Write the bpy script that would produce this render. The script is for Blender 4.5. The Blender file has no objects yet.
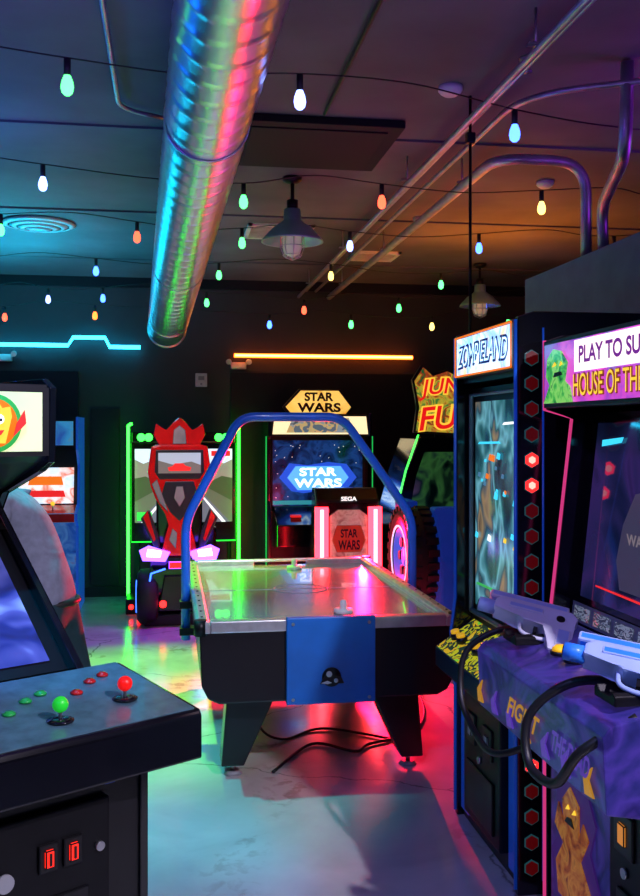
import bpy, bmesh, math, random
from mathutils import Vector, Matrix
random.seed(7)
scene = bpy.context.scene
try:
    scene.view_settings.view_transform = 'Standard'
except Exception: pass

# ------------------------------------------------------------------ materials
_M = {}
def _nt(name):
    m = bpy.data.materials.new(name); m.use_nodes = True
    nt = m.node_tree
    return m, nt, nt.nodes['Principled BSDF']
def mat(name, col, rough=0.5, metal=0.0, em=None, st=0.0, var=0.12, vs=9.0, coat=0.0, bump=0.0):
    if name in _M: return _M[name]
    m, nt, b = _nt(name)
    n = nt.nodes.new('ShaderNodeTexNoise'); n.inputs['Scale'].default_value = vs; n.inputs['Detail'].default_value = 5
    tc = nt.nodes.new('ShaderNodeTexCoord'); nt.links.new(tc.outputs['Object'], n.inputs['Vector'])
    r = nt.nodes.new('ShaderNodeValToRGB')
    r.color_ramp.elements[0].position = .3; r.color_ramp.elements[1].position = .7
    r.color_ramp.elements[0].color = (*[c*(1-var) for c in col], 1)
    r.color_ramp.elements[1].color = (*[min(1, c*(1+var)) for c in col], 1)
    nt.links.new(n.outputs['Fac'], r.inputs['Fac']); nt.links.new(r.outputs['Color'], b.inputs['Base Color'])
    b.inputs['Roughness'].default_value = rough; b.inputs['Metallic'].default_value = metal
    b.inputs['Coat Weight'].default_value = coat; b.inputs['Coat Roughness'].default_value = .1
    if em:
        b.inputs['Emission Color'].default_value = (*em, 1); b.inputs['Emission Strength'].default_value = st
    if bump:
        bp = nt.nodes.new('ShaderNodeBump'); bp.inputs['Strength'].default_value = bump; bp.inputs['Distance'].default_value = .01
        n2 = nt.nodes.new('ShaderNodeTexNoise'); n2.inputs['Scale'].default_value = vs*8; nt.links.new(tc.outputs['Object'], n2.inputs['Vector'])
        nt.links.new(n2.outputs['Fac'], bp.inputs['Height']); nt.links.new(bp.outputs['Normal'], b.inputs['Normal'])
    _M[name] = m; return m
def glow(name, col, st, base=.4): return mat(name, [c*base for c in col], .4, 0, col, st, .02)
def pic(name, cols, scale=4, st=1.5, stretch=(1,1,1), rough=.15, dist=1.0, const=False, det=4):
    """procedural game artwork: a colour ramp over noise, shown as a lit print or screen"""
    if name in _M: return _M[name]
    m, nt, b = _nt(name)
    tc = nt.nodes.new('ShaderNodeTexCoord'); mp = nt.nodes.new('ShaderNodeMapping'); mp.inputs['Scale'].default_value = stretch
    nt.links.new(tc.outputs['Object'], mp.inputs['Vector'])
    t = nt.nodes.new('ShaderNodeTexNoise'); t.inputs['Scale'].default_value = scale; t.inputs['Detail'].default_value = det
    t.inputs['Distortion'].default_value = dist; out = t.outputs['Fac']; lo, hi = .28, .72
    nt.links.new(mp.outputs['Vector'], t.inputs['Vector'])
    r = nt.nodes.new('ShaderNodeValToRGB'); cr = r.color_ramp
    if const: cr.interpolation = 'CONSTANT'
    k = len(cols)
    while len(cr.elements) < k: cr.elements.new(.5)
    for i, c in enumerate(cols):
        cr.elements[i].position = lo+(hi-lo)*i/(k-1 if not const else k); 
    for i, c in enumerate(cols): cr.elements[i].color = (*c, 1)
    nt.links.new(out, r.inputs['Fac'])
    nt.links.new(r.outputs['Color'], b.inputs['Emission Color']); b.inputs['Emission Strength'].default_value = st
    nt.links.new(r.outputs['Color'], b.inputs['Base Color']); b.inputs['Roughness'].default_value = rough
    _M[name] = m; return m

black = mat('black_laminate', (.006,.006,.008), .35, var=.2)
blackgl = mat('black_gloss', (.005,.005,.008), .12, coat=.4)
blackmet = mat('black_metal', (.012,.012,.015), .4, .6)
rubber = mat('rubber', (.012,.012,.014), .6)
cablem = mat('cable_black', (.007,.007,.008), .45)
alu = mat('aluminium', (.78,.80,.82), .3, .8, vs=20)
steel = mat('galvanised_steel', (.55,.56,.6), .35, 1.0, vs=15, var=.25)
pipem = mat('conduit_metal', (.50,.50,.55), .4, .85, vs=12, var=.2)
white = mat('white_plastic', (.75,.75,.76), .4)
greypl = mat('grey_plastic', (.35,.36,.4), .45)
bluepaint = mat('blue_paint', (.010,.15,.58), .38, var=.1, coat=.2)
bluetube = mat('blue_powder_coat', (.010,.14,.90), .35, coat=.3)
redgl = mat('red_gelcoat', (.80,.008,.008), .2, coat=.7)
yellowb = mat('yellow_button', (.95,.55,.02), .3, 0, (1,.50,.01), .5)

# ------------------------------------------------------------------ mesh builder
class MB:
    def __init__(s): s.bm = bmesh.new(); s.mats = []; s.xf = Matrix.Identity(4)
    def mi(s, m):
        if m not in s.mats: s.mats.append(m)
        return s.mats.index(m)
    def v(s, p): return s.bm.verts.new(s.xf @ Vector(p))
    def f(s, vs, mat, smooth=False):
        try: fc = s.bm.faces.new(vs)
        except ValueError: return None
        fc.material_index = s.mi(mat); fc.smooth = smooth; return fc
    def bev(s, faces, w, seg=2):
        es = set(e for f in faces if f for e in f.edges)
        bmesh.ops.bevel(s.bm, geom=list(es), offset=w, segments=seg, profile=.6, affect='EDGES', clamp_overlap=True)
    def box(s, x0,x1,y0,y1,z0,z1, m, bev=0):
        return s.prism([(x0,y0),(x1,y0),(x1,y1),(x0,y1)], 'z', z0, z1, m, bev)
    def prism(s, pts, ax, lo, hi, m, bev=0, seg=2):
        def P(a, h):
            if ax == 'x': return (h, a[0], a[1])
            if ax == 'y': return (a[0], h, a[1])
            return (a[0], a[1], h)
        A = [s.v(P(p, lo)) for p in pts]; B = [s.v(P(p, hi)) for p in pts]; n = len(pts)
        fs = [s.f(A, m), s.f(B[::-1], m)] + [s.f([A[i], B[i], B[(i+1)%n], A[(i+1)%n]], m) for i in range(n)]
        if bev: s.bev(fs, bev, seg)
        return s
    def poly(s, pts, m): s.f([s.v(p) for p in pts], m); return s
    def rect(s, x0,x1,y,z0,z1, m): return s.poly([(x0,y,z0),(x1,y,z0),(x1,y,z1),(x0,y,z1)], m)
    def cyl(s, p0, p1, r, m, r1=None, seg=20):
        p0 = Vector(p0); p1 = Vector(p1); r1 = r if r1 is None else r1
        t = (p1-p0).normalized(); a = t.orthogonal().normalized(); b = t.cross(a)
        A=[];B=[]
        for i in range(seg):
            c = math.cos(2*math.pi*i/seg); d = math.sin(2*math.pi*i/seg)
            A.append(s.v(p0+(a*c+b*d)*r)); B.append(s.v(p1+(a*c+b*d)*r1))
        for i in range(seg): s.f([A[i],A[(i+1)%seg],B[(i+1)%seg],B[i]], m, True)
        s.f(A[::-1], m); s.f(B, m); return s
    def tube(s, pts, r, m, seg=10, rnd=0, smooth=False, closed=False):
        P = [Vector(p) for p in pts]
        if rnd:
            Q=[P[0]]
            for i in range(1,len(P)-1):
                a=(P[i-1]-P[i]); b=(P[i+1]-P[i]); ra=min(rnd,a.length*.49); rb=min(rnd,b.length*.49)
                A=P[i]+a.normalized()*ra; B=P[i]+b.normalized()*rb
                for k in range(7):
                    t=k/6; Q.append(A*(1-t)**2+P[i]*2*t*(1-t)+B*t*t)
            Q.append(P[-1]); P=Q
        if smooth:
            Q=[]; n=len(P)
            for i in range(n-1):
                p0=P[max(i-1,0)];p1=P[i];p2=P[i+1];p3=P[min(i+2,n-1)]
                for k in range(8):
                    t=k/8; Q.append(.5*((2*p1)+(p2-p0)*t+(2*p0-5*p1+4*p2-p3)*t*t+(3*p1-p0-3*p2+p3)*t**3))
            Q.append(P[-1]); P=Q
        n=len(P); rings=[]; nn=None
        for i in range(n):
            t=(P[min(i+1,n-1)]-P[max(i-1,0)]).normalized()
            if nn is None: nn=t.orthogonal().normalized()
            nn=(nn-t*nn.dot(t)).normalized(); b=t.cross(nn)
            rr = r[i] if isinstance(r,(list,tuple)) else r
            rings.append([s.v(P[i]+(nn*math.cos(2*math.pi*k/seg)+b*math.sin(2*math.pi*k/seg))*rr) for k in range(seg)])
        for i in range(n-1):
            for k in range(seg): s.f([rings[i][k],rings[i][(k+1)%seg],rings[i+1][(k+1)%seg],rings[i+1][k]], m, True)
        s.f(rings[0][::-1], m); s.f(rings[-1], m); return s
    def sphere(s, c, r, m, sc=(1,1,1), seg=16, rings=10):
        c=Vector(c); top=s.v(c+Vector((0,0,r*sc[2]))); bot=s.v(c-Vector((0,0,r*sc[2]))); R=[]
        for j in range(1,rings):
            ph=math.pi*j/rings
            R.append([s.v(c+Vector((r*sc[0]*math.sin(ph)*math.cos(2*math.pi*k/seg), r*sc[1]*math.sin(ph)*math.sin(2*math.pi*k/seg), r*sc[2]*math.cos(ph)))) for k in range(seg)])
        for k in range(seg):
            s.f([top,R[0][k],R[0][(k+1)%seg]],m,True); s.f([bot,R[-1][(k+1)%seg],R[-1][k]],m,True)
            for j in range(len(R)-1): s.f([R[j][k],R[j+1][k],R[j+1][(k+1)%seg],R[j][(k+1)%seg]],m,True)
        return s
    def lathe(s, prof, c, m, seg=24, axis='z', closed=False):
        c=Vector(c); R=[]
        for (r,h) in prof:
            ring=[]
            for k in range(seg):
                a=2*math.pi*k/seg; x,y=r*math.cos(a),r*math.sin(a)
                p={'z':(x,y,h),'x':(h,x,y),'y':(x,h,y)}[axis]
                ring.append(s.v(c+Vector(p)))
            R.append(ring)
        n=len(R)
        for j in range(n if closed else n-1):
            for k in range(seg): s.f([R[j][k],R[j][(k+1)%seg],R[(j+1)%n][(k+1)%seg],R[(j+1)%n][k]],m,True)
        if not closed:
            s.f(R[0][::-1],m); s.f(R[-1],m)
        return s
    def text(s, txt, x0,x1,y,z0,z1, m, bold=.03, slant=0, arch=0):
        cu=bpy.data.curves.new('t','FONT'); cu.body=txt; cu.size=1; cu.extrude=0; cu.offset=bold
        ob=bpy.data.objects.new('t',cu); scene.collection.objects.link(ob)
        bpy.context.view_layer.update()
        me=bpy.data.meshes.new_from_object(ob.evaluated_get(bpy.context.evaluated_depsgraph_get()))
        xs=[v.co.x for v in me.vertices]; ys=[v.co.y for v in me.vertices]
        ax,bx,ay,by=min(xs),max(xs),min(ys),max(ys)
        vs=[]
        for v in me.vertices:
            a=(v.co.x-ax)/(bx-ax); b=(v.co.y-ay)/(by-ay)
            vs.append(s.v((x0+(x1-x0)*a+slant*b, y, z0+(z1-z0)*b+arch*(1-(2*a-1)**2))))
        for p in me.polygons: s.f([vs[i] for i in p.vertices], m)
        bpy.data.objects.remove(ob); bpy.data.curves.remove(cu); bpy.data.meshes.remove(me); return s
    def obj(s, name, parent=None, recalc=True):
        if recalc: bmesh.ops.recalc_face_normals(s.bm, faces=s.bm.faces[:])
        me=bpy.data.meshes.new(name); s.bm.to_mesh(me); s.bm.free()
        for m in s.mats: me.materials.append(m)
        o=bpy.data.objects.new(name, me); scene.collection.objects.link(o)
        if parent: o.parent=parent
        return o
def empty(name, loc=(0,0,0), rz=0):
    e=bpy.data.objects.new(name,None); e.empty_display_size=.1; e.location=loc; e.rotation_euler=(0,0,math.radians(rz))
    scene.collection.objects.link(e); return e
def hexpts(cx,cy,r,rot=0): return [(cx+r*math.cos(math.pi/3*i+rot),cy+r*math.sin(math.pi/3*i+rot)) for i in range(6)]

# ------------------------------------------------------------------ room shell
XL,XR,YF,YB,ZC = -3.6,4.5,-1.6,9.8,3.22
def floor_mat():
    m,nt,b=_nt('worn_concrete'); N=nt.nodes; L=nt.links
    tc=N.new('ShaderNodeTexCoord')
    def noise(sc,det=6,dist=0):
        n=N.new('ShaderNodeTexNoise'); n.inputs['Scale'].default_value=sc; n.inputs['Detail'].default_value=det; n.inputs['Distortion'].default_value=dist
        L.new(tc.outputs['Object'],n.inputs['Vector']); return n.outputs['Fac']
    def ramp(src,els,const=False):
        r=N.new('ShaderNodeValToRGB'); cr=r.color_ramp
        while len(cr.elements)<len(els): cr.elements.new(.5)
        for e,(p,c) in zip(cr.elements,els): e.position=p; e.color=(*c,1)
        L.new(src,r.inputs['Fac']); return r.outputs['Color']
    base=ramp(noise(1.6,8,.6),[(.3,(.42,.42,.43)),(.5,(.55,.55,.55)),(.7,(.68,.68,.67))])
    patch=ramp(noise(1.3,10,1.0),[(.54,(0,0,0)),(.64,(1,1,1))])
    mx=N.new('ShaderNodeMixRGB'); mx.inputs['Color2'].default_value=(.24,.17,.13,1)
    fac=N.new('ShaderNodeMath'); fac.operation='MULTIPLY'; fac.inputs[1].default_value=.6
    fine=ramp(noise(13,9,.4),[(.51,(0,0,0)),(.60,(1,1,1))])
    L.new(patch,fac.inputs[0]); f2=N.new('ShaderNodeMath'); f2.operation='MULTIPLY'; L.new(fac.outputs[0],f2.inputs[0]); L.new(fine,f2.inputs[1])
    L.new(f2.outputs[0],mx.inputs['Fac']); L.new(base,mx.inputs['Color1'])
    vo=N.new('ShaderNodeTexVoronoi'); vo.feature='DISTANCE_TO_EDGE'; vo.inputs['Scale'].default_value=.6
    nz=N.new('ShaderNodeTexNoise'); nz.inputs['Scale'].default_value=3.5; nz.inputs['Detail'].default_value=8; L.new(tc.outputs['Object'],nz.inputs['Vector'])
    ad=N.new('ShaderNodeMixRGB'); ad.blend_type='ADD'; ad.inputs['Fac'].default_value=.22; L.new(tc.outputs['Object'],ad.inputs['Color1']); L.new(nz.outputs['Color'],ad.inputs['Color2'])
    L.new(ad.outputs[0],vo.inputs['Vector'])
    ck=ramp(vo.outputs['Distance'],[(0.0,(.08,.08,.08)),(.004,(1,1,1))])
    mul=N.new('ShaderNodeMixRGB'); mul.blend_type='MULTIPLY'; mul.inputs['Fac'].default_value=.7; L.new(mx.outputs[0],mul.inputs['Color1']); L.new(ck,mul.inputs['Color2'])
    L.new(mul.outputs[0],b.inputs['Base Color'])
    rr=N.new('ShaderNodeMapRange'); rr.inputs['From Min'].default_value=.3; rr.inputs['From Max'].default_value=.7; rr.inputs['To Min'].default_value=.12; rr.inputs['To Max'].default_value=.26
    L.new(noise(4,5),rr.inputs['Value']); L.new(rr.outputs[0],b.inputs['Roughness']); b.inputs['Specular IOR Level'].default_value=1.0
    bp=N.new('ShaderNodeBump'); bp.inputs['Strength'].default_value=.12; bp.inputs['Distance'].default_value=.01; L.new(noise(9,8),bp.inputs['Height']); L.new(bp.outputs[0],b.inputs['Normal'])
    return m
ceilm=mat('painted_ceiling',(.115,.115,.135),.75,var=.35,vs=1.3,bump=.2)
wallm=mat('dark_wall_paint',(.040,.036,.044),.6,var=.2,vs=2)
wallb=mat('black_wall_paint',(.012,.012,.014),.55)
partm=mat('grey_partition_paint',(.12,.26,.34),.6)
def shell(name,*a,m): return MB().box(*a,m).obj(name)
shell('floor',XL,XR,YF,YB,-.1,0,m=floor_mat())
shell('ceiling',XL,XR,YF,YB,ZC,ZC+.1,m=ceilm)
shell('wall_back',XL,XR,YB,YB+.1,0,ZC,m=wallm)
shell('wall_front',XL,XR,YF-.1,YF,0,ZC,m=wallb)
shell('wall_left',XL-.1,XL,YF,YB,0,ZC,m=wallb)
shell('wall_right',XR,XR+.1,YF,YB,0,ZC,m=wallb)
shell('wall_partition',2.05,2.2,1.2,5.29,0,2.555,m=partm)
shell('baseboard_back',XL,XR,YB-.015,YB,0,.1,m=black)
shell('trim_1',XL,XR,YB-.03,YB,ZC-.1,ZC,m=black)
t=MB()
for y in (1.2,3.0,4.9,6.8,8.7): t.box(XL,XR,y,y+.025,ZC-.012,ZC,ceilm)
t.obj('trim_2')
t=MB()
for x0,x1 in ((-3.4,-.90),(-.78,-.5),(.62,2.9),(3.0,4.3)):
    t.box(x0,x1,YB-.035,YB,.12,2.27 if x0!=-.78 else 1.9,black,.004)
t.obj('acoustic_panels')  # dark acoustic panels mounted on the back wall

# ------------------------------------------------------------------ spiral duct
def duct():
    m=MB(); R=.17; seg=40; pitch=.15; y0,y1=-1.0,8.84; step=pitch/9; n=int((y1-y0)/step); prev=None
    dm=mat('spiral_duct_zinc',(.80,.81,.86),.30,1.0,vs=3,var=.1)
    for i in range(n+1):
        y=y0+(y1-y0)*i/n; z=min(3.01+(2.95-y)*.0667,3.035); x=.185-(y-2.95)*.0353
        ring=[]
        for k in range(seg):
            a=2*math.pi*k/seg; ph=((y/pitch)+k/seg)%1.0
            r=R+(.0050 if ph<.15 else 0)
            ring.append(m.v((x+r*math.cos(a),y,z+r*math.sin(a))))
        if prev:
            for k in range(seg): m.f([prev[k],prev[(k+1)%seg],ring[(k+1)%seg],ring[k]],dm,True)
        prev=ring
    z=3.01+(2.95-8.84)*.0667; x=.185-(8.84-2.95)*.0353
    m.lathe([(.172,0),(.182,0),(.182,.05),(.172,.05),(.15,.045),(.0,.04)],(x,8.84,z),dm,32,'y')
    for y in (3.9,6.4,8.3):
        z=3.01+(2.95-y)*.0667; x=.185-(y-2.95)*.0353
        m.lathe([(.172,-.012),(.177,-.012),(.177,.012),(.172,.012)],(x,y,z),dm,32,'y',closed=True)
        m.cyl((x,y,z+.17),(x,y,ZC),.006,steel,seg=8)
    return m.obj('spiral_air_duct')
duct()

# ------------------------------------------------------------------ conduits / pipes
m=MB(); zp=3.06
m.tube([(1.32,-1.2,zp),(1.32,9.75,zp)],.016,pipem)
m.tube([(1.40,-1.2,3.12),(1.40,5.6,3.12),(1.40,9.75,3.12)],.010,pipem)
m.tube([(1.64,9.75,zp),(1.64,4.62,zp),(2.12,4.62,zp),(2.12,4.62,2.56)],.028,pipem,rnd=.17)
m.tube([(1.50,9.75,3.12),(1.50,3.9,3.12),(2.4,3.4,3.12),(4.3,3.4,3.12)],.014,pipem,rnd=.25)
m.tube([(1.88,3.70,3.21),(1.88,3.72,2.83),(2.10,4.40,2.78),(2.12,4.42,2.56)],.028,pipem,rnd=.14)
m.tube([(-.23,-1.2,3.19),(-.235,4.55,3.19),(-.03,4.66,3.19)],.011,pipem,rnd=.12)
m.tube([(.735,-1.2,3.195),(.735,4.5,3.195)],.009,blackmet)
for y in (1.5,3.3,5.2,7.2,9.0):
    for x in (1.32,1.64):
        if x>1.5 and y<4.7: continue
        m.cyl((x,y,zp),(x,y,ZC),.005,steel,seg=6); m.box(x-.03,x+.03,y-.015,y+.015,zp+.022,zp+.030,steel)
m.obj('ceiling_conduits')
m=MB(); m.tube([(1.37,4.22,ZC),(1.37,4.22,1.9)],.007,blackmet); m.box(1.35,1.39,4.20,4.24,3.0,3.05,blackmet,.006)
m.tube([(1.37,4.22,1.9),(1.45,4.05,1.9)],.007,blackmet)
m.obj('power_drop_conduit')

m=MB(); dkh=mat('dark_hvac_box',(.003,.003,.004),.85)
m.box(.33,1.16,4.60,5.40,3.18,3.218,dkh,.006); m.box(.40,1.09,4.68,5.32,3.173,3.181,dkh,.003)
m.obj('ceiling_cassette_unit')
m=MB()
for i,r in enumerate((.27,.21,.15,.09)):
    m.lathe([(r,-.012-.012*i),(r-.045,-.028-.012*i),(r-.05,-.022-.012*i),(r-.012,-.004-.012*i)],(-.96,7.3,ZC),mat('diffuser_enamel',(.5,.52,.55),.5),40,closed=True)
m.cyl((-.96,7.3,ZC),(-.96,7.3,ZC-.06),.035,steel); m.obj('round_ceiling_diffuser')
def grille(x,y,w,h):
    m=MB(); gm=mat('grille_enamel',(.85,.83,.78),.5)
    m.box(x-w/2,x+w/2,y-h/2,y-h/2+.03,ZC-.02,ZC,gm).box(x-w/2,x+w/2,y+h/2-.03,y+h/2,ZC-.02,ZC,gm)
    m.box(x-w/2,x-w/2+.03,y-h/2,y+h/2,ZC-.02,ZC,gm).box(x+w/2-.03,x+w/2,y-h/2,y+h/2,ZC-.02,ZC,gm)
    for i in range(9): m.prism([(y-h/2+.04+i*(h-.08)/9,ZC-.018),(y-h/2+.06+i*(h-.08)/9,ZC-.004),(y-h/2+.064+i*(h-.08)/9,ZC-.006),(y-h/2+.044+i*(h-.08)/9,ZC-.02)],'x',x-w/2+.03,x+w/2-.03,gm)
    m.obj('ceiling_air_grille')
grille(.83,7.3,.5,.5); grille(1.78,8.2,.4,.4)
def detector(x,y):
    MB().lathe([(.055,0),(.055,-.018),(.045,-.03),(.03,-.04),(.0,-.042)],(x,y,ZC),white,24).obj('smoke_detector')
detector(1.245,4.12); detector(1.80,6.7); detector(2.3,5.6)
m=MB(); m.lathe([(.03,0),(.03,-.01),(.012,-.015),(.012,-.05),(.022,-.055),(.022,-.06),(.0,-.06)],(1.46,3.75,ZC),steel,16); m.obj('fire_sprinkler_head')

# ------------------------------------------------------------------ pendants
def pendant(x,y,z,s=1):
    e=empty('industrial_pendant_lamp',(x,y,z)); grn=mat('pendant_enamel',(.25,.50,.50),.3,.3)
    MB().lathe([(.0,.17),(.05,.165),(.055,.10),(.07,.085),(.12,.05),(.185,-.02),(.19,-.035),(.178,-.03),(.11,.035),(.055,.07),(.0,.075)],(0,0,0),grn,36).obj('shade',e)
    MB().cyl((0,0,.16),(0,0,ZC-z-.03),.012,blackmet).lathe([(.06,ZC-z),(.06,ZC-z-.02),(.03,ZC-z-.04),(.0,ZC-z-.04)],(0,0,0),blackmet).cyl((0,0,.16),(0,0,.22),.035,blackmet).obj('stem',e)
    m=MB()
    m.lathe([(.0,.07),(.045,.06),(.06,0),(.06,-.07),(.045,-.11),(.0,-.13)],(0,0,0),mat('jar_glass',(.6,.62,.6),.15,0,(1,.85,.6),.12),20)
    m.obj('glass_jar',e)
    m=MB()
    for k in range(8):
        a=math.pi*2*k/8; c,d=math.cos(a),math.sin(a)
        m.tube([(.07*c,.07*d,.05),(.072*c,.072*d,-.07),(.05*c,.05*d,-.125),(0,0,-.145)],.003,steel,6)
    for zz,r in ((0,.072),(-.06,.073),(-.115,.057)): m.tube([(r*math.cos(a*math.pi/12),r*math.sin(a*math.pi/12),zz) for a in range(25)],.003,steel,6)
    m.obj('wire_cage',e)
pendant(.74,5.75,2.86); pendant(2.84,8.46,2.86)

# ------------------------------------------------------------------ string lights
BC={'g':glow('bulb_green',(.07,1,.16),5),'b':glow('bulb_blue',(.04,.12,1),8),'w':glow('bulb_white',(.22,.30,1),5.5),'r':glow('bulb_red',(1,.07,.03),5),
    'o':glow('bulb_orange',(1,.15,.02),5),'y':glow('bulb_yellow',(1,.70,.16),3.5),'p':glow('bulb_violet',(.35,.20,1),5)}
rows=[ (3.12,[(-2.4,3.5,2.95,'b'),(-1.35,3.55,2.95,'r'),(-.372,3.60,2.95,'g'),(.495,3.62,2.95,'w'),(1.457,3.88,2.95,'b'),(2.4,4.0,2.95,'g')]),
 (3.10,[(-2.6,5.0,2.95,'g'),(-1.6,5.0,2.95,'r'),(-.645,5.06,2.95,'w'),(.40,5.20,2.93,'g'),(1.167,5.17,2.95,'r'),(2.10,5.165,2.95,'y'),(3.0,5.2,2.95,'g')]),
 (3.08,[(-1.95,6.3,2.95,'b'),(-1.057,6.27,2.95,'g'),(-.211,6.36,2.95,'r'),(.486,6.45,2.95,'g'),(1.229,6.44,2.95,'w'),(2.133,6.375,2.95,'b'),(3.1,6.3,2.95,'r')]),
 (3.08,[(-2.4,7.8,2.95,'g'),(-1.5,7.8,2.93,'o'),(-.58,7.77,2.95,'b'),(.40,7.82,2.95,'g'),(1.314,7.72,2.95,'y'),(2.342,8.03,2.95,'g'),(3.2,8.0,2.95,'b')]),
 (3.02,[(-2.3,9.1,2.88,'g'),(-1.6,9.05,2.9,'b'),(-1.1,9.0,2.88,'w'),(-.609,9.0,2.90,'b'),(.34,8.86,2.86,'g'),(1.23,8.71,2.79,'r'),(2.098,8.58,2.81,'g'),(2.9,8.5,2.85,'b')]),
 (2.88,[(-2.4,9.2,2.76,'b'),(-1.5,9.1,2.72,'r'),(-.683,9.02,2.74,'o'),(.937,8.98,2.68,'b'),(1.698,8.84,2.68,'g'),(2.454,8.72,2.66,'y'),(3.2,8.7,2.7,'g')])]
for wz,bl in rows:
    m=MB(); pts=[(XL+.02,bl[0][1],ZC-.03)]
    for i,(x,y,z,c) in enumerate(bl):
        m.cyl((x,y,z+.095),(x,y,z+.035),.013,rubber,seg=12)
        m.lathe([(.0,.04),(.012,.036),(.021,.012),(.024,-.008),(.020,-.028),(.010,-.038),(.0,-.040)],(x,y,z),BC[c],14)
        pts.append((x,y,z+.10))
        if i<len(bl)-1:
            nx=bl[i+1]; pts.append(((x+nx[0])/2,(y+nx[1])/2,max(z,nx[2])+.10+(.035 if i%2 else -.03)))
    pts.append((XR-.02,bl[-1][1],ZC-.03))
    m.tube(pts,.0032,cablem,6,smooth=True); m.obj('string_lights')

# ------------------------------------------------------------------ wall neon
m=MB(); zc=2.52; yw=9.70
m.tube([(-2.9,yw,zc),(-.995,yw,zc),(-.945,yw,zc+.08),(-.636,yw,zc+.08),(-.59,yw,zc-.01),(-.29,yw,zc-.01)],.019,glow('cyan_tube',(.02,.60,1),12),8)
for x in (-2.5,-1.5,-.8,-.4): m.cyl((x,yw,zc+(.08 if x==-.8 else 0)),(x,YB-.002,zc+(.08 if x==-.8 else 0)),.006,blackmet,seg=6)
m.obj('cyan_neon_tube')
m=MB(); m.tube([(.65,yw,2.44),(2.52,yw,2.44)],.022,glow('orange_tube',(1,.15,.012),6),8)
m.tube([(.66,yw-.02,2.44),(2.51,yw-.02,2.44)],.010,glow('orange_tube_core',(1,.40,.10),8),8)
for x in (.8,1.6,2.4): m.cyl((x,yw,2.44),(x,YB-.002,2.44),.006,blackmet,seg=6)
m.obj('orange_neon_tube')
def eml(x,z):
    e=empty('emergency_light',(x,YB-.002,z))
    MB().box(-.08,.08,-.05,0,-.04,.03,white,.01).obj('housing',e)
    m=MB()
    for s in (-.10,.10): m.cyl((s,-.05,.035),(s*1.05,-.09,.03),.028,white).cyl((s*.7,-.03,.0),(s,-.05,.03),.008,white)
    m.obj('lamp_heads',e)
eml(-1.62,2.40); eml(.70,2.345)
m=MB(); m.box(.26,.38,YB-.03,YB-.001,2.12,2.26,white,.008); m.box(.29,.35,YB-.036,YB-.03,2.19,2.23,greypl); m.box(.31,.33,YB-.034,YB-.03,2.14,2.16,greypl); m.obj('thermostat')

# ------------------------------------------------------------------ air hockey table
T=empty('air_hockey_table',(.745,4.38,0))
def surf():
    m,nt,b=_nt('perforated_playfield'); N=nt.nodes; L=nt.links
    tc=N.new('ShaderNodeTexCoord'); v=N.new('ShaderNodeTexVoronoi'); v.inputs['Scale'].default_value=36; v.inputs['Randomness'].default_value=0
    L.new(tc.outputs['Object'],v.inputs['Vector']); r=N.new('ShaderNodeValToRGB'); r.color_ramp.elements[0].position=.09; r.color_ramp.elements[1].position=.13
    r.color_ramp.elements[0].color=(.15,.15,.15,1); r.color_ramp.elements[1].color=(.58,.58,.62,1)
    L.new(v.outputs['Distance'],r.inputs['Fac']); L.new(r.outputs['Color'],b.inputs['Base Color']); b.inputs['Roughness'].default_value=.2; b.inputs['Metallic'].default_value=.6; b.inputs['Coat Weight'].default_value=.5
    return m
m=MB(); m.box(-.57,.57,.05,2.05,.74,.765,surf()); m.obj('playfield',T)
m=MB(); lm=mat('playfield_print_blue',(.20,.24,.40),.3); 
m.box(-.56,.56,1.046,1.054,.765,.7665,lm)
m.lathe([(.152,.7652),(.156,.7652),(.156,.7668),(.152,.7668)],(0,1.05,0),lm,40,closed=True)
m.obj('playfield_markings',T)
m=MB()
for s in (-1,1):
    m.prism([(s*.625,.745),(s*.625,.79),(s*.61,.80),(s*.575,.80),(s*.56,.785),(s*.56,.745)],'y',0,2.1,alu,.003)
for y0,y1 in ((0,.06),(2.04,2.10)):
    m.box(-.56,-.18,y0,y1,.745,.80,alu,.006).box(.18,.56,y0,y1,.745,.80,alu,.006).box(-.18,.18,y0,y1,.785,.80,alu,.004)
m.obj('rails',T)
m=MB()
for sx in (-1,1):
    for y in (0.0,2.1):
        m.cyl((sx*.605,y+(.02 if y<1 else -.02),.735),(sx*.605,y+(.02 if y<1 else -.02),.806),.03,blackmet)
    for i in range(14): m.cyl((sx*.595,.12+i*.145,.8),(sx*.595,.12+i*.145,.803),.006,blackmet,seg=8)
m.obj('corner_caps',T)
m=MB(); bl=mat('table_black_laminate',(.006,.005,.008),.3,coat=.15)
m.prism([(-.61,.745),(.61,.745),(.60,.50),(.57,.44),(.52,.415),(-.52,.415),(-.57,.44),(-.60,.50)],'y',.015,2.085,bl,.008)
m.obj('apron',T)
m=MB()
m.box(-.21,.21,-.018,.02,.405,.81,bluepaint,.006)
for sx in (-.18,.18):
    for z in (.43,.78): m.cyl((sx,-.018,z),(sx,-.022,z),.008,steel,seg=10)
m.obj('front_panel',T)
m=MB()
m.lathe([(.0,-.004),(.045,-.004),(.045,0),(.0,0)],(0,-.018,.53),black,20,'y'); 
m.prism([(-.055,.50),(.06,.50),(.045,.53),(.0,.545),(-.03,.54)],'y',-.026,-.019,black,.002)
m.lathe([(.0,-.004),(.014,-.004),(.014,0)],(-.012,-.024,.545),white,14,'y'); m.lathe([(.0,-.004),(.010,-.004),(.010,0)],(.02,-.026,.515),white,14,'y')
m.prism([(-.05,.505),(-.02,.515),(.0,.505),(-.02,.50)],'y',-.030,-.026,white)
m.obj('panel_emblem',T)
m=MB()
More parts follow.
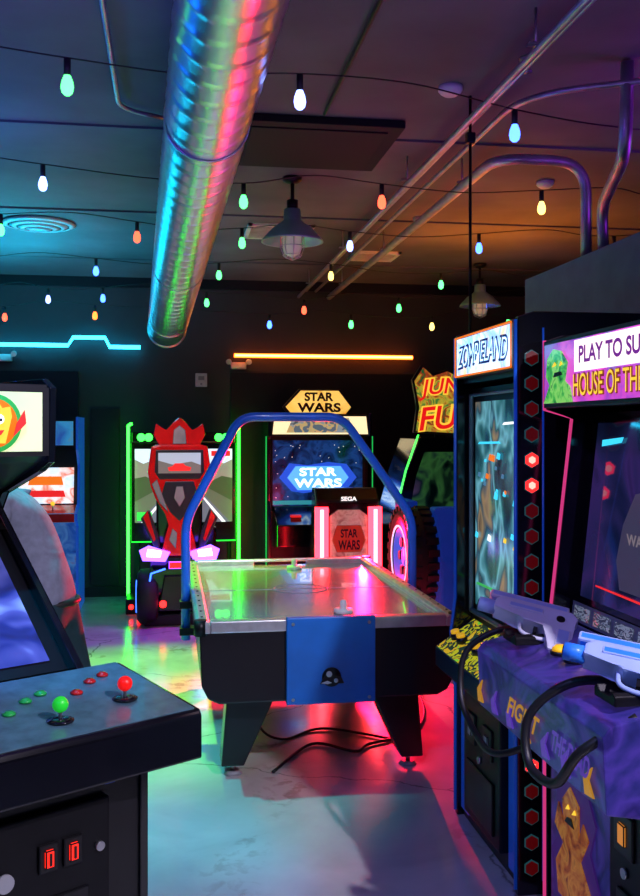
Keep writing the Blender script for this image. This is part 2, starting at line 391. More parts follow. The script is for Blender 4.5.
for sx in (-1,1):
    for y in (.20,1.75):
        m.prism([(sx*.22,.43),(sx*.47,.43),(sx*.50,.06),(sx*.39,.06)],'y',y,y+.16,bl,.008)
        m.cyl((sx*.44,y+.08,.06),(sx*.44,y+.08,.018),.012,steel); m.cyl((sx*.44,y+.08,0),(sx*.44,y+.08,.018),.045,greypl,.03)
m.obj('legs',T)
m=MB()
m.tube([(-.655,1.02,.50),(-.655,1.02,1.17),(-.35,1.02,1.755),(.24,1.02,1.755),(.655,1.02,1.17),(.655,1.02,.50)],.026,bluetube,14,rnd=.09)
m.obj('overhead_arch',T)
m=MB()
for sx in (-1,1):
    for z in (.55,.70): m.box(.60 if sx>0 else -.69,.69 if sx>0 else -.60,.98,1.06,z-.02,z+.02,blackmet,.004)
m.obj('arch_brackets',T)
def mallet(x,y):
    MB().lathe([(.0,0),(.046,0),(.05,.006),(.048,.02),(.036,.022),(.022,.018),(.017,.03),(.018,.05),(.013,.062),(.0,.066)],(x,y,.7655),mat('mallet_plastic',(.7,.75,.8),.3),28).obj('air_hockey_mallet')
mallet(.86,4.68); mallet(.81,6.2)
m=MB(); m.tube([(.50,4.62,.010),(.75,5.0,.010),(.95,4.85,.010),(1.05,4.95,.010),(1.32,5.1,.010),(1.5,5.5,.010),(1.6,6.2,.010)],.008,cablem,8,smooth=True)
m.tube([(.45,5.2,.42),(.47,5.15,.1),(.6,5.1,.010),(.85,5.25,.010),(1.2,5.0,.010)],.007,cablem,8,smooth=True)
m.obj('power_cable',T).location=(-.745,-4.38,0)

# ------------------------------------------------------------------ cabinet with joysticks (front left)
C=empty('upright_joystick_arcade_cabinet',(-.345,2.394,0),32.3)
m=MB()
for sx in (-1,1): m.prism([(0,0),(0,.86),(.33,.94),(.367,.985),(.95,1.41),(.90,1.47),(.62,1.55),(.55,1.58),(.54,1.81),(.60,1.84),(1.13,1.84),(1.13,0)],'x',sx*.33-.012,sx*.33+.012,blackgl,.004)
m.obj('side_panels',C)
m=MB(); m.box(-.318,.318,.01,1.10,.03,.86,black); m.prism([(.9,.9),(.97,1.36),(.95,1.44),(1.08,1.8),(1.12,.9)],'x',-.318,.318,black)
m.prism([(.56,1.60),(.60,1.58),(.95,1.46),(1.1,1.5),(1.1,1.82),(.56,1.82)],'x',-.318,.318,black)
m.obj('body',C)
cpm=mat('control_panel_graphite',(.10,.20,.26),.25,.2,var=.22,vs=22,coat=.5)
m=MB(); m.prism([(-.11,.81),(-.11,.925),(-.10,.94),(.33,.985),(.33,.86),(.0,.81)],'x',-.44,.44,blackgl,.006)
m.prism([(-.095,.9435),(-.095,.9405),(.325,.9845),(.325,.9875)],'x',-.425,.425,cpm); m.obj('control_panel',C)
def pz(y): return .9435+(y+.095)*.105
jr=glow('joystick_red',(1,.008,.005),.6,.8); jg=glow('joystick_green',(.02,.8,.04),.4,.8); bb=glow('button_blue',(.02,.12,.8),.2); rb=mat('button_red',(.6,.01,.01),.3); gb=mat('button_green',(.02,.45,.08),.3)
m=MB()
for x,y,c in ((.30,.05,jr),(.09,.0,jg),(-.14,.0,bb),(-.33,.05,jr)):
    z=pz(y); m.lathe([(.0,.0),(.034,.0),(.034,.004),(.02,.007),(.0,.008)],(x,y,z),blackgl,20); m.cyl((x,y,z),(x,y,z+.035),.005,steel,seg=8); m.sphere((x,y,z+.042),.020,c)
m.obj('joysticks',C)
m=MB()
for jx,jy,c in ((.30,.05,rb),(.09,.0,gb),(-.14,.0,bb),(-.33,.05,rb)):
    for dx,dy in ((-.02,.16),(.035,.19),(-.09,.10)):
        x,y=jx+dx,jy+dy
        if abs(x)<.41: m.lathe([(.0,.010),(.010,.010),(.011,.006),(.016,.006),(.017,.0),(.0,0)],(x,y,pz(y)),c,16)
m.obj('buttons',C)
scrB=pic('fight_screen',[(.01,.01,.05),(.02,.03,.18),(.07,.08,.32),(.25,.35,.7),(.04,.02,.1)],5,.7,det=2)
def cs(t,off=0): return (.40+t*.50+off*.6, .985+t*.375-off*.8)
m=MB(); a=cs(0,.02); b=cs(1,.02)
m.prism([a,b,(b[0]+.02,b[1]-.03),(a[0]+.02,a[1]-.03)],'x',-.318,.318,black)
a=cs(.06,.014); b=cs(.94,.014); m.poly([(-.27,*a),(.27,*a),(.27,*b),(-.27,*b)],scrB)
m.obj('screen',C)
m=MB(); m.box(-.318,.318,.545,.56,1.60,1.81,black); m.rect(-.30,.295,.542,1.615,1.795,pic('marquee_cream',[(.35,.60,.22),(.70,.70,.36),(.50,.62,.34)],3,.9)); m.obj('marquee',C)
m=MB()
gg=glow('art_green',(.04,.50,.10),.8); og=glow('art_orange',(1,.20,.01),.9); rg=glow('art_red',(.9,.02,.02),.9); yg=glow('art_yellow',(1,.65,.04),1.0); bg=glow('art_blue',(.02,.12,.9),.9)
wg=glow('art_white',(1,1,1),1.2); dk=mat('art_black',(.01,.01,.01),.4); cy=glow('art_cyan',(.05,.7,1),1.1)
m.lathe([(.0,0),(.088,0),(.088,.001)],(.14,.539,1.70),gg,28,'y'); m.lathe([(.0,0),(.074,0),(.074,.001)],(.14,.537,1.70),og,28,'y')
m.prism([(.10,1.64),(.175,1.64),(.185,1.68),(.195,1.72),(.19,1.75),(.165,1.745),(.155,1.762),(.135,1.747),(.12,1.762),(.11,1.745),(.09,1.75),(.088,1.70)],'y',.533,.536,yg)
for x in (.12,.155): m.lathe([(.0,0),(.015,0),(.015,.001)],(x,.529,1.712),wg,14,'y'); m.lathe([(.0,0),(.005,0),(.005,.001)],(x+.003,.527,1.71),dk,10,'y')
m.prism([(.11,1.675),(.17,1.68),(.16,1.665),(.12,1.663)],'y',.529,.532,rg); m.prism([(.20,1.66),(.24,1.70),(.235,1.74),(.21,1.70)],'y',.533,.536,rg)
m.text('ARCADE',-.28,.03,.535,1.66,1.75,rg)
m.obj('marquee_art',C)
m=MB(); m.box(-.12,.22,-.012,.012,.40,.74,blackmet,.006)
for x in (.05,.115):
    m.box(x-.026,x+.026,-.022,-.01,.595,.665,black,.004); m.box(x-.012,x+.012,-.030,-.02,.608,.652,glow('coin_reject_red',(1,.02,.01),1.6),.003); m.box(x-.003,x+.003,-.034,-.029,.615,.645,dk)
m.cyl((.19,-.012,.62),(.19,-.022,.62),.012,steel); m.cyl((-.06,-.012,.60),(-.06,-.022,.60),.022,greypl)
m.box(-.02,.16,-.018,-.01,.45,.53,black,.004)
m.box(-.12,.22,-.012,.012,.08,.34,blackmet,.006); m.box(.20,.235,-.018,.0,.77,.805,bb,.003)
m.obj('coin_door',C)

# ------------------------------------------------------------------ right-hand gun cabinets
GR=mat('gun_pale_grey',(.62,.64,.76),.35); GB=mat('gun_blue',(.03,.24,.9),.35); GP=mat('gun_pale_blue',(.34,.46,.80),.35)
def gun(m,loc,yaw,pitch,roll,A,B,s=1.15):
    m.xf=Matrix.Translation(loc)@Matrix.Rotation(math.radians(yaw),4,'Z')@Matrix.Rotation(math.radians(pitch),4,'Y')@Matrix.Rotation(math.radians(roll),4,'X')@Matrix.Scale(s,4)
    m.prism([(-.12,.03),(-.10,.055),(.10,.055),(.12,.035),(.12,.0),(.05,-.010),(.03,-.025),(-.03,-.025),(-.05,-.12),(-.11,-.13),(-.105,-.01)],'y',-.025,.025,A,.008)
    m.box(-.09,.14,-.020,.020,.05,.08,B,.008); m.cyl((.115,0,.02),(.165,0,.02),.021,B); m.cyl((.16,0,.02),(.168,0,.02),.014,black)
    m.box(-.105,-.065,-.028,.028,-.10,-.03,B,.006); m.box(-.02,.08,-.029,.029,.012,.034,B,.004); m.cyl((-.07,-.029,.01),(-.07,.029,.01),.012,black)
    m.tube([(.04,0,-.005),(.035,0,-.055),(-.01,0,-.067),(-.05,0,-.06)],.006,A,8,rnd=.02); m.box(-.012,-.002,-.006,.006,-.05,-.01,black)
    m.xf=Matrix.Identity(4)
A=empty('light_gun_arcade_cabinet',(1.24,3.65,0),-90)
m=MB(); blsd=mat('cabinet_blue_trim',(.01,.10,.55),.3,0,(.01,.10,.8),.12)
prof=[(0,0),(-.0,.62),(-.02,.80),(.0,.95),(0,2.09),(.06,2.11),(.74,2.11),(.78,0)]
for sx in (-1,1): m.prism(prof,'x',sx*.367-.015,sx*.367+.015,blackgl,.004)
m.obj('side_panels',A)
m=MB(); m.box(-.352,.352,.03,.76,.0,.70,black); m.box(-.352,.352,.2,.74,.7,1.85,black); m.box(-.352,.352,.03,.73,1.88,2.095,black); m.obj('body',A)
m=MB()
for sx in (-1,1):
    m.tube([(sx*.367,-.004,.02),(sx*.367,-.004,.62),(sx*.367,-.024,.80),(sx*.367,-.004,.95),(sx*.367,-.004,2.08)],.007,blsd,8)
m.obj('edge_trim',A)
m=MB(); hx=glow('hex_lit_red',(1,.01,.01),4,.3); hd=glow('hex_dim_red',(.5,.005,.01),.10,.16); hw=glow('hex_outline',(.05,.40,.45),.12,.15)
for i in range(21):
    z=.10+i*.092; c=hx if i in (4,5,8,15,16) else hd; dxx=.05
    m.prism(hexpts(dxx,z,.030,math.pi/6),'x',.382,.386,hw); m.prism(hexpts(dxx,z,.026,math.pi/6),'x',.386,.390,c)
    if c is hx: m.prism(hexpts(dxx,z,.014,math.pi/6),'x',.390,.392,glow('hex_core',(1,.25,.2),3))
m.tube([(.384,.094,.05),(.384,.094,2.05)],.004,blsd,6)
m.obj('hexagon_lamps',A)
m=MB(); m.box(-.352,.352,-.005,.05,1.90,2.085,black,.004); m.rect(-.335,.335,-.007,1.915,2.07,pic('marquee_white_blue',[(.5,.75,1),(.85,.93,1),(.25,.5,1),(1,.7,.35)],6,1.5))
m.text('ZOMBIELAND',-.31,.30,-.011,1.935,2.035,glow('navy_ink',(.01,.03,.35),.3),bold=.07,slant=.02,arch=.008); m.text('ZOMBIELAND',-.305,.295,-.014,1.945,2.025,glow('ice_blue',(.45,.75,1),2.5),bold=-.012,slant=.02,arch=.008)
m.tube([(-.34,-.012,1.91),(.34,-.012,1.91),(.34,-.012,2.075),(-.34,-.012,2.075),(-.34,-.012,1.91)],.004,og,6)
m.obj('marquee',A)
m=MB(); gs=pic('shooter_screen_reflections',[(.003,.008,.015),(.01,.05,.07),(.03,.14,.16),(.15,.42,.48),(.02,.07,.10),(.30,.20,.10),(.01,.02,.03)],3.4,.85,dist=.5,stretch=(1.8,1,1),det=2)  # screen picture with glass reflections painted into its colours
m.box(-.352,.352,.07,.22,.86,1.86,black); m.rect(-.30,.30,.066,.93,1.80,gs)
m.obj('screen',A)
m=MB()
for zz,x0,x1,c in ((1.62,-.25,.02,cy),(1.70,.05,.26,wg),(1.02,-.28,.05,gg),(.97,.0,.27,rg)):
    m.prism([(x0,zz),(x1,zz+.006),(x1-.02,zz+.014),(x0+.02,zz+.010)],'y',.060,.064,c)
rnd=random.Random(11)
fb=glow('reflection_blue',(.12,.35,.6),.5)  # for the flecks below: reflections painted on the screen as glowing shapes
for k in range(22):
    x=rnd.uniform(-.27,.27); z=rnd.uniform(1.20,1.58); s=rnd.uniform(.008,.022); c=rnd.choice([og,yg,fb,cy,fb,wg])
    m.prism([(x-s,z-s*.5),(x+s*.7,z-s*.7),(x+s,z+s*.5),(x-.3*s,z+s*.8)],'y',.058,.062,c)
m.obj('screen_picture',A)
m=MB(); frm=mat('screen_frame_blue_grey',(.22,.30,.42),.3,.3)
m.tube([(-.32,.055,.90),(.32,.055,.90),(.32,.055,1.83),(-.32,.055,1.83),(-.32,.055,.90)],.012,frm,8)
m.obj('screen_frame',A)
m=MB(); m.prism([(-.10,.66),(-.10,.74),(.08,.86),(.10,.86),(.10,.62),(0,.60)],'x',-.352,.352,black,.008)
m.poly([(-.33,-.098,.746),(.33,-.098,.746),(.33,.07,.858),(-.33,.07,.858)],pic('panel_art_yellow',[(.02,.02,.02),(.6,.6,.02),(.02,.05,.03),(.8,.5,.02),(.2,.7,.05)],14,.6,const=True))
for x in (-.26,-.18,.02,.2):
    m.cyl((x,-.03,.79),(x,-.035,.815),.024,black); m.cyl((x,-.035,.81),(x,-.04,.828),.018,yellowb)
m.obj('control_panel',A)
m=MB(); m.box(-.22,.22,-.012,.03,.08,.60,blackmet,.008)
for x in (-.1,.1): m.box(x-.05,x+.05,-.022,-.01,.40,.52,black,.004); m.box(x-.02,x+.02,-.028,-.02,.43,.49,greypl,.003)
m.box(-.16,.16,-.022,-.01,.12,.32,black,.006); m.cyl((0,-.012,.36),(0,-.024,.36),.014,steel)
m.obj('coin_door',A)
m=MB(); m.box(-.345,-.24,.015,.035,.04,.60,blsd,.003); m.box(.24,.345,.015,.035,.04,.60,blsd,.003); m.obj('base_blue_panels',A)
# cabinet B
B=empty('light_gun_arcade_cabinet',(1.29,2.65,0),-90)
purp=pic('cabinet_art_purple',[(.008,.008,.05),(.02,.02,.14),(.05,.03,.24),(.015,.012,.10),(.07,.03,.26)],4,.4,dist=1.5,rough=.3)
pmold=glow('pink_t_molding',(1,.06,.30),.6)
m=MB(); prof=[(0,0),(0,.70),(-.03,.80),(.02,1.04),(.10,1.72),(-.0,1.75),(-.0,1.99),(.06,2.01),(.68,2.01),(.72,0)]
for sx in (-1,1): m.prism(prof,'x',sx*.487-.013,sx*.487+.013,blackgl,.004)
m.obj('side_panels',B)
m=MB()
for sx in (-1,1): m.tube([(sx*.487,p[0]-.004,p[1]) for p in prof[0:7]],.006,pmold,8)
m.obj('edge_trim',B)
m=MB(); m.box(-.474,.474,.012,.70,.0,.80,black); m.rect(-.45,-.01,.006,.06,.68,purp); m.prism([(.14,.9),(.28,1.85),(.66,1.95),(.70,.8)],'x',-.474,.474,black); m.prism([(.02,1.76),(.02,1.99),(.66,1.99),(.66,1.76)],'x',-.474,.474,black); m.obj('body',B)
m=MB(); mon=pic('monster_orange',[(.12,.02,.01),(.5,.12,.02),(.7,.28,.04),(.25,.04,.02)],14,.3); mo2=glow('monster_purple',(.08,.02,.25),.3)
m.prism([(-.40,.12),(-.10,.12),(-.06,.26),(-.13,.36),(-.09,.46),(-.18,.58),(-.27,.62),(-.36,.55),(-.39,.44),(-.34,.36),(-.43,.26)],'y',-.002,.004,mo2)
m.prism([(-.36,.14),(-.16,.14),(-.12,.24),(-.19,.31),(-.13,.40),(-.17,.44),(-.20,.38),(-.20,.48),(-.27,.52),(-.33,.46),(-.31,.38),(-.36,.44),(-.39,.36),(-.32,.32),(-.38,.24)],'y',-.008,-.003,mon)
for x in (-.295,-.245): m.prism([(x,.44),(x+.03,.45),(x+.02,.462)],'y',-.012,-.009,yg)
m.prism([(-.30,.40),(-.23,.40),(-.25,.425),(-.28,.42)],'y',-.012,-.009,dk)
m.obj('front_art',B)
m=MB(); m.box(-.475,.475,-.012,.03,1.755,1.985,black,.004); m.rect(-.46,.46,-.015,1.77,1.97,pic('marquee_pink',[(.04,.25,.35),(.30,.05,.45),(.75,.08,.5),(.10,.05,.50)],4,1.0))
m.rect(-.21,.45,-.018,1.865,1.965,glow('marquee_pale',(1,.80,.75),1.5))
m.text('PLAY TO SURVIVE',-.17,.42,-.021,1.89,1.945,glow('purple_ink',(.30,.03,.45),.5))
m.text('HOUSE OF THE DEAD',-.21,.44,-.019,1.785,1.86,glow('dark_red_ink',(.35,.02,.02),.4),bold=.06); m.text('HOUSE OF THE DEAD',-.21,.44,-.022,1.788,1.857,yg,bold=.0)
skn=pic('zombie_green',[(.01,.12,.03),(.05,.42,.06),(.25,.65,.12),(.02,.2,.05)],22,.9)
m.prism([(-.45,1.77),(-.22,1.77),(-.24,1.82),(-.28,1.84),(-.26,1.90),(-.31,1.94),(-.37,1.95),(-.42,1.92),(-.43,1.86),(-.40,1.83)],'y',-.022,-.017,skn)
m.prism([(-.37,1.89),(-.34,1.895),(-.35,1.905)],'y',-.026,-.023,yg); m.prism([(-.31,1.89),(-.29,1.895),(-.30,1.905)],'y',-.026,-.023,yg); m.prism([(-.36,1.855),(-.29,1.86),(-.30,1.872),(-.35,1.87)],'y',-.026,-.023,dk)
m.obj('marquee',B)
def bs(t,off): return (.06+.08*t+off, 1.02+.72*t)
m=MB(); a=bs(0,.03);b=bs(1,.03); m.prism([a,b,(b[0]+.04,b[1]),(a[0]+.04,a[1])],'x',-.474,.474,blackgl)
a=bs(.13,.027);b=bs(.95,.027)
m.poly([(-.42,*a),(.42,*a),(.42,*b),(-.42,*b)],pic('dark_game_screen',[(.004,.005,.018),(.006,.010,.04),(.02,.018,.08),(.04,.02,.11),(.01,.01,.04)],3.0,.6,dist=1.0,rough=.05,det=2))
m.obj('screen',B)
m=MB()
def sp(pts,off,c):
    m.poly([(x,*bs(t,off)) for x,t in pts],c)
sp([(.05,.40),(.10,.44),(.16,.34),(.20,.42),(.30,.40),(.34,.55),(.28,.62),(.30,.72),(.18,.78),(.12,.68),(.06,.70),(.07,.60),(.02,.52)],.022,pic('beast_orange',[(.1,.02,.0),(.7,.12,.01),(1,.45,.05),(.3,.04,.01)],16,.8))
sp([(-.36,.84),(-.22,.86),(-.21,.885),(-.36,.87)],.02,cy)
sp([(-.30,.20),(.05,.19),(.06,.200),(-.30,.208)],.02,rg)
gh=glow('painted_seat_reflection',(.10,.09,.18),.3)  # reflection of a seat painted onto the screen as a glowing shape
sp([(-.14,.22),(.06,.22),(.08,.40),(.04,.60),(-.02,.66),(-.10,.64),(-.16,.5),(-.18,.34)],.0225,gh)
m.text('WARS',-.12,.04,bs(.45,.018)[0],bs(.42,0)[1],bs(.47,0)[1],glow('painted_letter_reflection',(.5,.4,.4),.3))  # reflected letters painted on the screen glass
m.obj('screen_picture',B)
m=MB(); bez=pic('instruction_strip',[(.12,.16,.22),(.30,.36,.42),(.05,.06,.10),(.4,.42,.5)],22,.35,stretch=(1,1,3),const=True)
sp([(-.46,.01),(.46,.01),(.46,.10),(-.46,.10)],.022,mat('strip_grey',(.2,.23,.28),.4))
for k in range(6): x=-.44+k*.15; sp([(x,.025),(x+.12,.025),(x+.12,.085),(x,.085)],.0195,bez)
m.obj('instruction_strip',B)
m=MB(); m.prism([(-.24,.74),(-.25,.93),(-.23,.955),(.05,1.03),(.06,1.03),(.06,.72),(.0,.70)],'x',-.478,.478,purp,.01)
m.obj('control_panel',B)
m=MB(); au=glow('panel_gold_print',(.8,.36,.02),.45); lil=glow('panel_lilac_print',(.16,.06,.6),.45)
m.text('FIGHT',-.18,.06,-.254,.80,.86,au,slant=.03); m.text('THE DEAD',.16,.40,-.254,.80,.86,lil,slant=.02)
for k in range(7):
    x=-.46+k*.14; m.prism([(x,.76),(x+.05,.765),(x+.02,.80),(x+.04,.84),(x-.01,.80)],'y',-.253,-.248,(lil,au)[k%3==0])
m.obj('panel_print',B)
m=MB()
for x in (-.12,-.02,.25): 
    y=-.10; z=.955+.13*.268
    m.cyl((x,y,z),(x,y,z+.012),.034,black); m.lathe([(.0,.03),(.018,.028),(.027,.02),(.028,.01),(.0,.01)],(x,y,z),yellowb,20)
m.obj('start_buttons',B)
m=MB()
for x in (-.33,.36):
    m.xf=Matrix.Translation((x,-.14,.985))
    m.prism([(-.06,.0),(-.06,.025),(-.045,.035),(-.03,.015),(.03,.015),(.045,.035),(.06,.025),(.06,.0)],'y',-.05,.05,blackmet,.004)
m.xf=Matrix.Identity(4); m.obj('gun_holsters',B)
m=MB(); gun(m,(-.34,-.10,1.045),-115,-12,62,GR,GP); m.obj('light_gun_1',B)
m=MB(); gun(m,(.36,-.10,1.055),-120,-8,62,GP,GB); m.obj('light_gun_2',B)
m=MB()
m.tube([(-.40,-.02,.99),(-.46,-.16,1.00),(-.50,-.28,.92),(-.47,-.31,.78),(-.36,-.30,.69),(-.20,-.29,.67),(-.10,-.22,.72),(-.06,-.14,.80),(-.06,-.06,.74)],.011,cablem,10,smooth=True)
m.tube([(.30,-.02,1.0),(.22,-.20,1.0),(.16,-.31,.90),(.20,-.33,.78),(.33,-.31,.77),(.42,-.28,.88),(.46,-.15,.97)],.013,cablem,10,smooth=True)
m.obj('gun_cables',B)
m=MB(); m.box(.04,.42,-.02,.02,.18,.66,blackmet,.008)
for x in (.14,.31): m.box(x-.055,x+.055,-.03,-.018,.48,.60,black,.005); m.box(x-.02,x+.02,-.037,-.028,.51,.57,glow('coin_slot_amber',(1,.35,.05),.5),.003); m.cyl((x,-.02,.43),(x,-.03,.43),.015,steel)
m.box(.10,.36,-.03,-.018,.22,.38,black,.006); m.obj('coin_door',B)

# ------------------------------------------------------------------ racing simulator at the back
E=empty('racing_arcade_simulator',(.135,9.15,0))
ledg=glow('green_led',(.015,1,.02),14)
m=MB(); m.box(-.50,.50,.02,.12,.62,1.56,blackgl,.01); m.box(-.42,.42,.05,.55,0,.64,black,.01); m.box(-.49,.49,.0,.10,1.56,1.66,blackgl,.01); m.obj('monitor_cabinet',E)
m=MB(); skyc=glow('screen_sky',(.70,.82,1),1.2); road=glow('screen_road',(.22,.24,.3),.7); grs=glow('screen_verge',(.25,.30,.18),.5)
m.rect(-.46,.46,.015,.80,1.50,grs); m.rect(-.46,.46,.013,1.20,1.50,skyc)
m.poly([(-.44,.010,.80),(.44,.010,.80),(.05,.010,1.21),(-.03,.010,1.21)],road)
m.poly([(-.03,.008,.80),(.03,.008,.80),(.012,.008,1.2),(.006,.008,1.2)],yg)
clf=glow('screen_cliff',(.42,.36,.30),.7); clf2=glow('screen_trees',(.10,.16,.06),.6)
for s in (-1,1):
    m.poly([(s*.46,.008,1.0),(s*.46,.008,1.40),(s*.38,.008,1.36),(s*.33,.008,1.38),(s*.26,.008,1.29),(s*.20,.008,1.28),(s*.12,.008,1.21),(s*.2,.008,1.16)],clf)
    m.poly([(s*.46,.006,1.0),(s*.46,.006,1.22),(s*.36,.006,1.24),(s*.26,.006,1.19),(s*.16,.006,1.20),(s*.2,.006,1.14)],clf2)
    m.poly([(s*.40,.007,.80),(s*.36,.007,.80),(s*.045,.007,1.2),(s*.05,.007,1.2)],wg)
m.box(-.44,-.30,.004,.007,.82,.90,glow('hud_green',(.05,1,.1),.9)); m.box(.26,.44,.004,.007,1.43,1.48,rg)
m.obj('screen_picture',E)
m=MB()
for s in (-1,1):
    m.tube([(s*.52,-.03,.05),(s*.52,-.03,1.72)],.014,ledg,8); m.tube([(s*.52,-.03,1.72),(s*.49,-.0,1.74)],.014,ledg,8)
m.tube([(-.49,.0,.62),(.49,.0,.62)],.006,glow('led_dim_green',(.02,1,.05),1.5),6)
m.obj('led_strips',E)
m=MB()
for x in (-.40,-.33,.33,.40): m.cyl((x,.0,1.61),(x,-.03,1.61),.038,glow('green_spot_lamp',(.03,1,.05),6))
m.obj('top_lamps',E)
m=MB(); m.box(-.30,.30,-.22,.03,.55,.78,blackgl,.03); m.lathe([(.15,-.012),(.165,-.012),(.165,.012),(.15,.012)],(0,-.30,.86),rubber,28,'y',closed=True); m.box(-.15,.15,-.305,-.295,.85,.87,rubber); m.cyl((0,-.30,.86),(0,-.15,.80),.025,blackmet); m.obj('dashboard',E)
SX=-.05
m=MB(); m.xf=Matrix.Translation((SX,0,0))
m.prism([(-.27,1.32),(-.245,1.20),(-.20,1.08),(-.12,.96),(-.07,.86),(-.11,.72),(-.17,.60),(.17,.60),(.11,.72),(.07,.86),(.12,.96),(.20,1.08),(.245,1.20),(.27,1.32),(.24,1.54),(.16,1.56),(-.16,1.56),(-.24,1.54)],'y',-.92,-.78,redgl,.02)
m.prism([(-.17,1.54),(-.22,1.64),(-.20,1.74),(-.15,1.70),(-.11,1.66),(-.06,1.74),(0,1.79),(.06,1.74),(.11,1.66),(.15,1.70),(.20,1.74),(.22,1.64),(.17,1.54)],'y',-.90,-.80,redgl,.012)
m.obj('seat_shell',E)
m=MB(); m.xf=Matrix.Translation((SX,0,0)); sg=mat('shell_silver',(.6,.6,.65),.25,.7); ch=mat('shell_charcoal',(.02,.02,.03),.3)
m.prism([(-.21,1.32),(-.17,1.26),(.17,1.26),(.21,1.32),(.20,1.51),(-.20,1.51)],'y',-.935,-.915,ch,.005)
m.rect(-.18,.18,-.938,1.31,1.485,glow('rear_print_sky',(.45,.52,.65),.8)); m.poly([(-.18,-.940,1.31),(.18,-.940,1.31),(.18,-.940,1.38),(.10,-.940,1.41),(-.06,-.940,1.385),(-.18,-.940,1.42)],glow('rear_print_ground',(.20,.17,.16),.7))
m.prism([(-.09,1.33),(.09,1.33),(.10,1.36),(.05,1.375),(.03,1.395),(-.04,1.395),(-.06,1.372),(-.10,1.36)],'y',-.945,-.941,rg)
m.prism([(-.06,1.56),(.06,1.56),(.05,1.68),(.0,1.72),(-.05,1.68)],'y',-.912,-.90,sg,.004)
m.prism([(-.12,1.24),(.12,1.24),(.155,1.12),(.08,.98),(.0,.90),(-.08,.98),(-.155,1.12)],'y',-.935,-.915,ch,.006)
m.prism([(-.03,1.20),(.03,1.20),(.05,1.10),(.0,1.02),(-.05,1.10)],'y',-.945,-.934,sg,.004)
for s in (-1,1):
    m.prism([(s*.19,1.26),(s*.235,1.22),(s*.17,1.06),(s*.09,.97),(s*.13,1.08)],'y',-.94,-.92,sg,.003)
    m.prism([(s*.26,1.0),(s*.33,.92),(s*.22,.68),(s*.16,.62),(s*.18,.78)],'y',-.88,-.80,ch,.01)
    m.prism([(s*.27,.99),(s*.31,.93),(s*.22,.72),(s*.20,.74)],'y',-.885,-.879,redgl,.002)
    m.prism([(s*.06,.84),(s*.09,.74),(s*.03,.66),(s*.02,.80)],'y',-.935,-.92,sg,.003)
m.obj('seat_back_trim',E)
m=MB(); m.xf=Matrix.Translation((SX,0,0))
m.prism([(-.72,.42),(-.70,.60),(-.76,1.25),(-.70,1.28),(-.60,.62),(-.30,.58),(-.25,.42)],'x',-.20,.20,blackgl,.02); m.obj('seat_cushion',E)
m=MB(); m.xf=Matrix.Translation((SX,0,0))
m.prism([(-.93,.30),(-.95,.52),(-.85,.66),(-.70,.66),(-.62,.45),(.0,.36),(.05,.05),(-.80,.05)],'x',-.25,.25,blackgl,.03)
m.box(-.30,.30,-.90,.05,.0,.10,black,.01)
m.prism([(-.18,.14),(.18,.14),(.13,.44),(-.13,.44)],'y',-.965,-.92,ch,.01)
m.obj('pod_base',E)
m=MB(); m.xf=Matrix.Translation((SX,0,0))
for s in (-1,1):
    x=s*.27
    m.lathe([(.11,-.09),(.20,-.09),(.235,-.06),(.24,0),(.235,.06),(.20,.09),(.11,.09)],(x,-.78,.24),rubber,32,'x',closed=True)
    m.lathe([(.0,-.08),(.11,-.08),(.11,.08),(.0,.08)],(x,-.78,.24),alu,20,'x')
    m.lathe([(.13,s*.094),(.14,s*.094),(.14,s*.10),(.13,s*.10)],(x,-.78,.24),glow('wheel_ring_blue',(.03,.12,1),5),28,'x',closed=True)
m.obj('rear_wheels',E)
m=MB(); m.xf=Matrix.Translation((SX,0,0))
hl=glow('violet_headlamp',(.16,.05,1),8); tl=glow('red_tail_lamp',(1,.01,.01),8)
for s in (-1,1):
    m.prism([(s*.08,.64),(s*.26,.70),(s*.34,.66),(s*.31,.57),(s*.12,.56)],'y',-.975,-.96,hl,.003)
    m.prism([(s*.15,.655),(s*.27,.672),(s*.28,.605),(s*.16,.60)],'y',-.985,-.976,glow('headlamp_core',(.80,.72,1),10),.003)
    m.cyl((s*.14,-.975,.20),(s*.14,-.95,.20),.03,tl)
    m.tube([(s*.12,-.97,.50),(s*.24,-.96,.46),(s*.26,-.95,.34)],.008,glow('pod_blue_led',(.03,.12,1),5),6)
m.box(-.09,.09,-.975,-.96,.50,.56,glow('red_number_plate',(1,.02,.02),1.5),.003)
m.obj('tail_lamps',E)
m=MB(); m.box(-.53,-.36,-.35,.0,0,.14,black,.01)
for x in (-.48,-.41): m.cyl((x,-.36,.07),(x,-.34,.07),.022,tl)
m.obj('base_lamps',E)

# ------------------------------------------------------------------ space battle cabinet
F=empty('space_battle_arcade_cabinet',(1.42,9.0,0))
yl=pic('topper_yellow',[(.8,.36,.04),(1,.62,.14),(.9,.50,.08)],4,1.0); 
m=MB()
for s in (-1,1): m.prism([(-.02,0),(-.05,.8),(.0,1.0),(.0,1.60),(-.08,1.62),(-.06,1.84),(.6,1.84),(.62,0)],'x',s*.485-.015,s*.485+.015,blackgl,.005)
m.box(-.47,.47,.02,.6,0,.90,black); m.box(-.47,.47,.10,.6,.9,1.82,black); m.obj('cabinet_body',F)
m=MB(); m.box(-.47,.47,-.07,.08,1.62,1.83,black,.004)
m.prism([(-.46,1.64),(.46,1.64),(.44,1.81),(-.44,1.81)],'y',-.078,-.071,glow('marquee_cream_white',(1,.80,.45),1.2)); m.prism([(-.33,1.655),(.33,1.655),(.27,1.795),(-.27,1.795)],'y',-.083,-.079,pic('cockpit_art',[(.08,.11,.13),(.30,.35,.37),(.6,.45,.2),(.12,.17,.22)],9,.7,const=True,det=1)); m.obj('marquee',F)
m=MB()
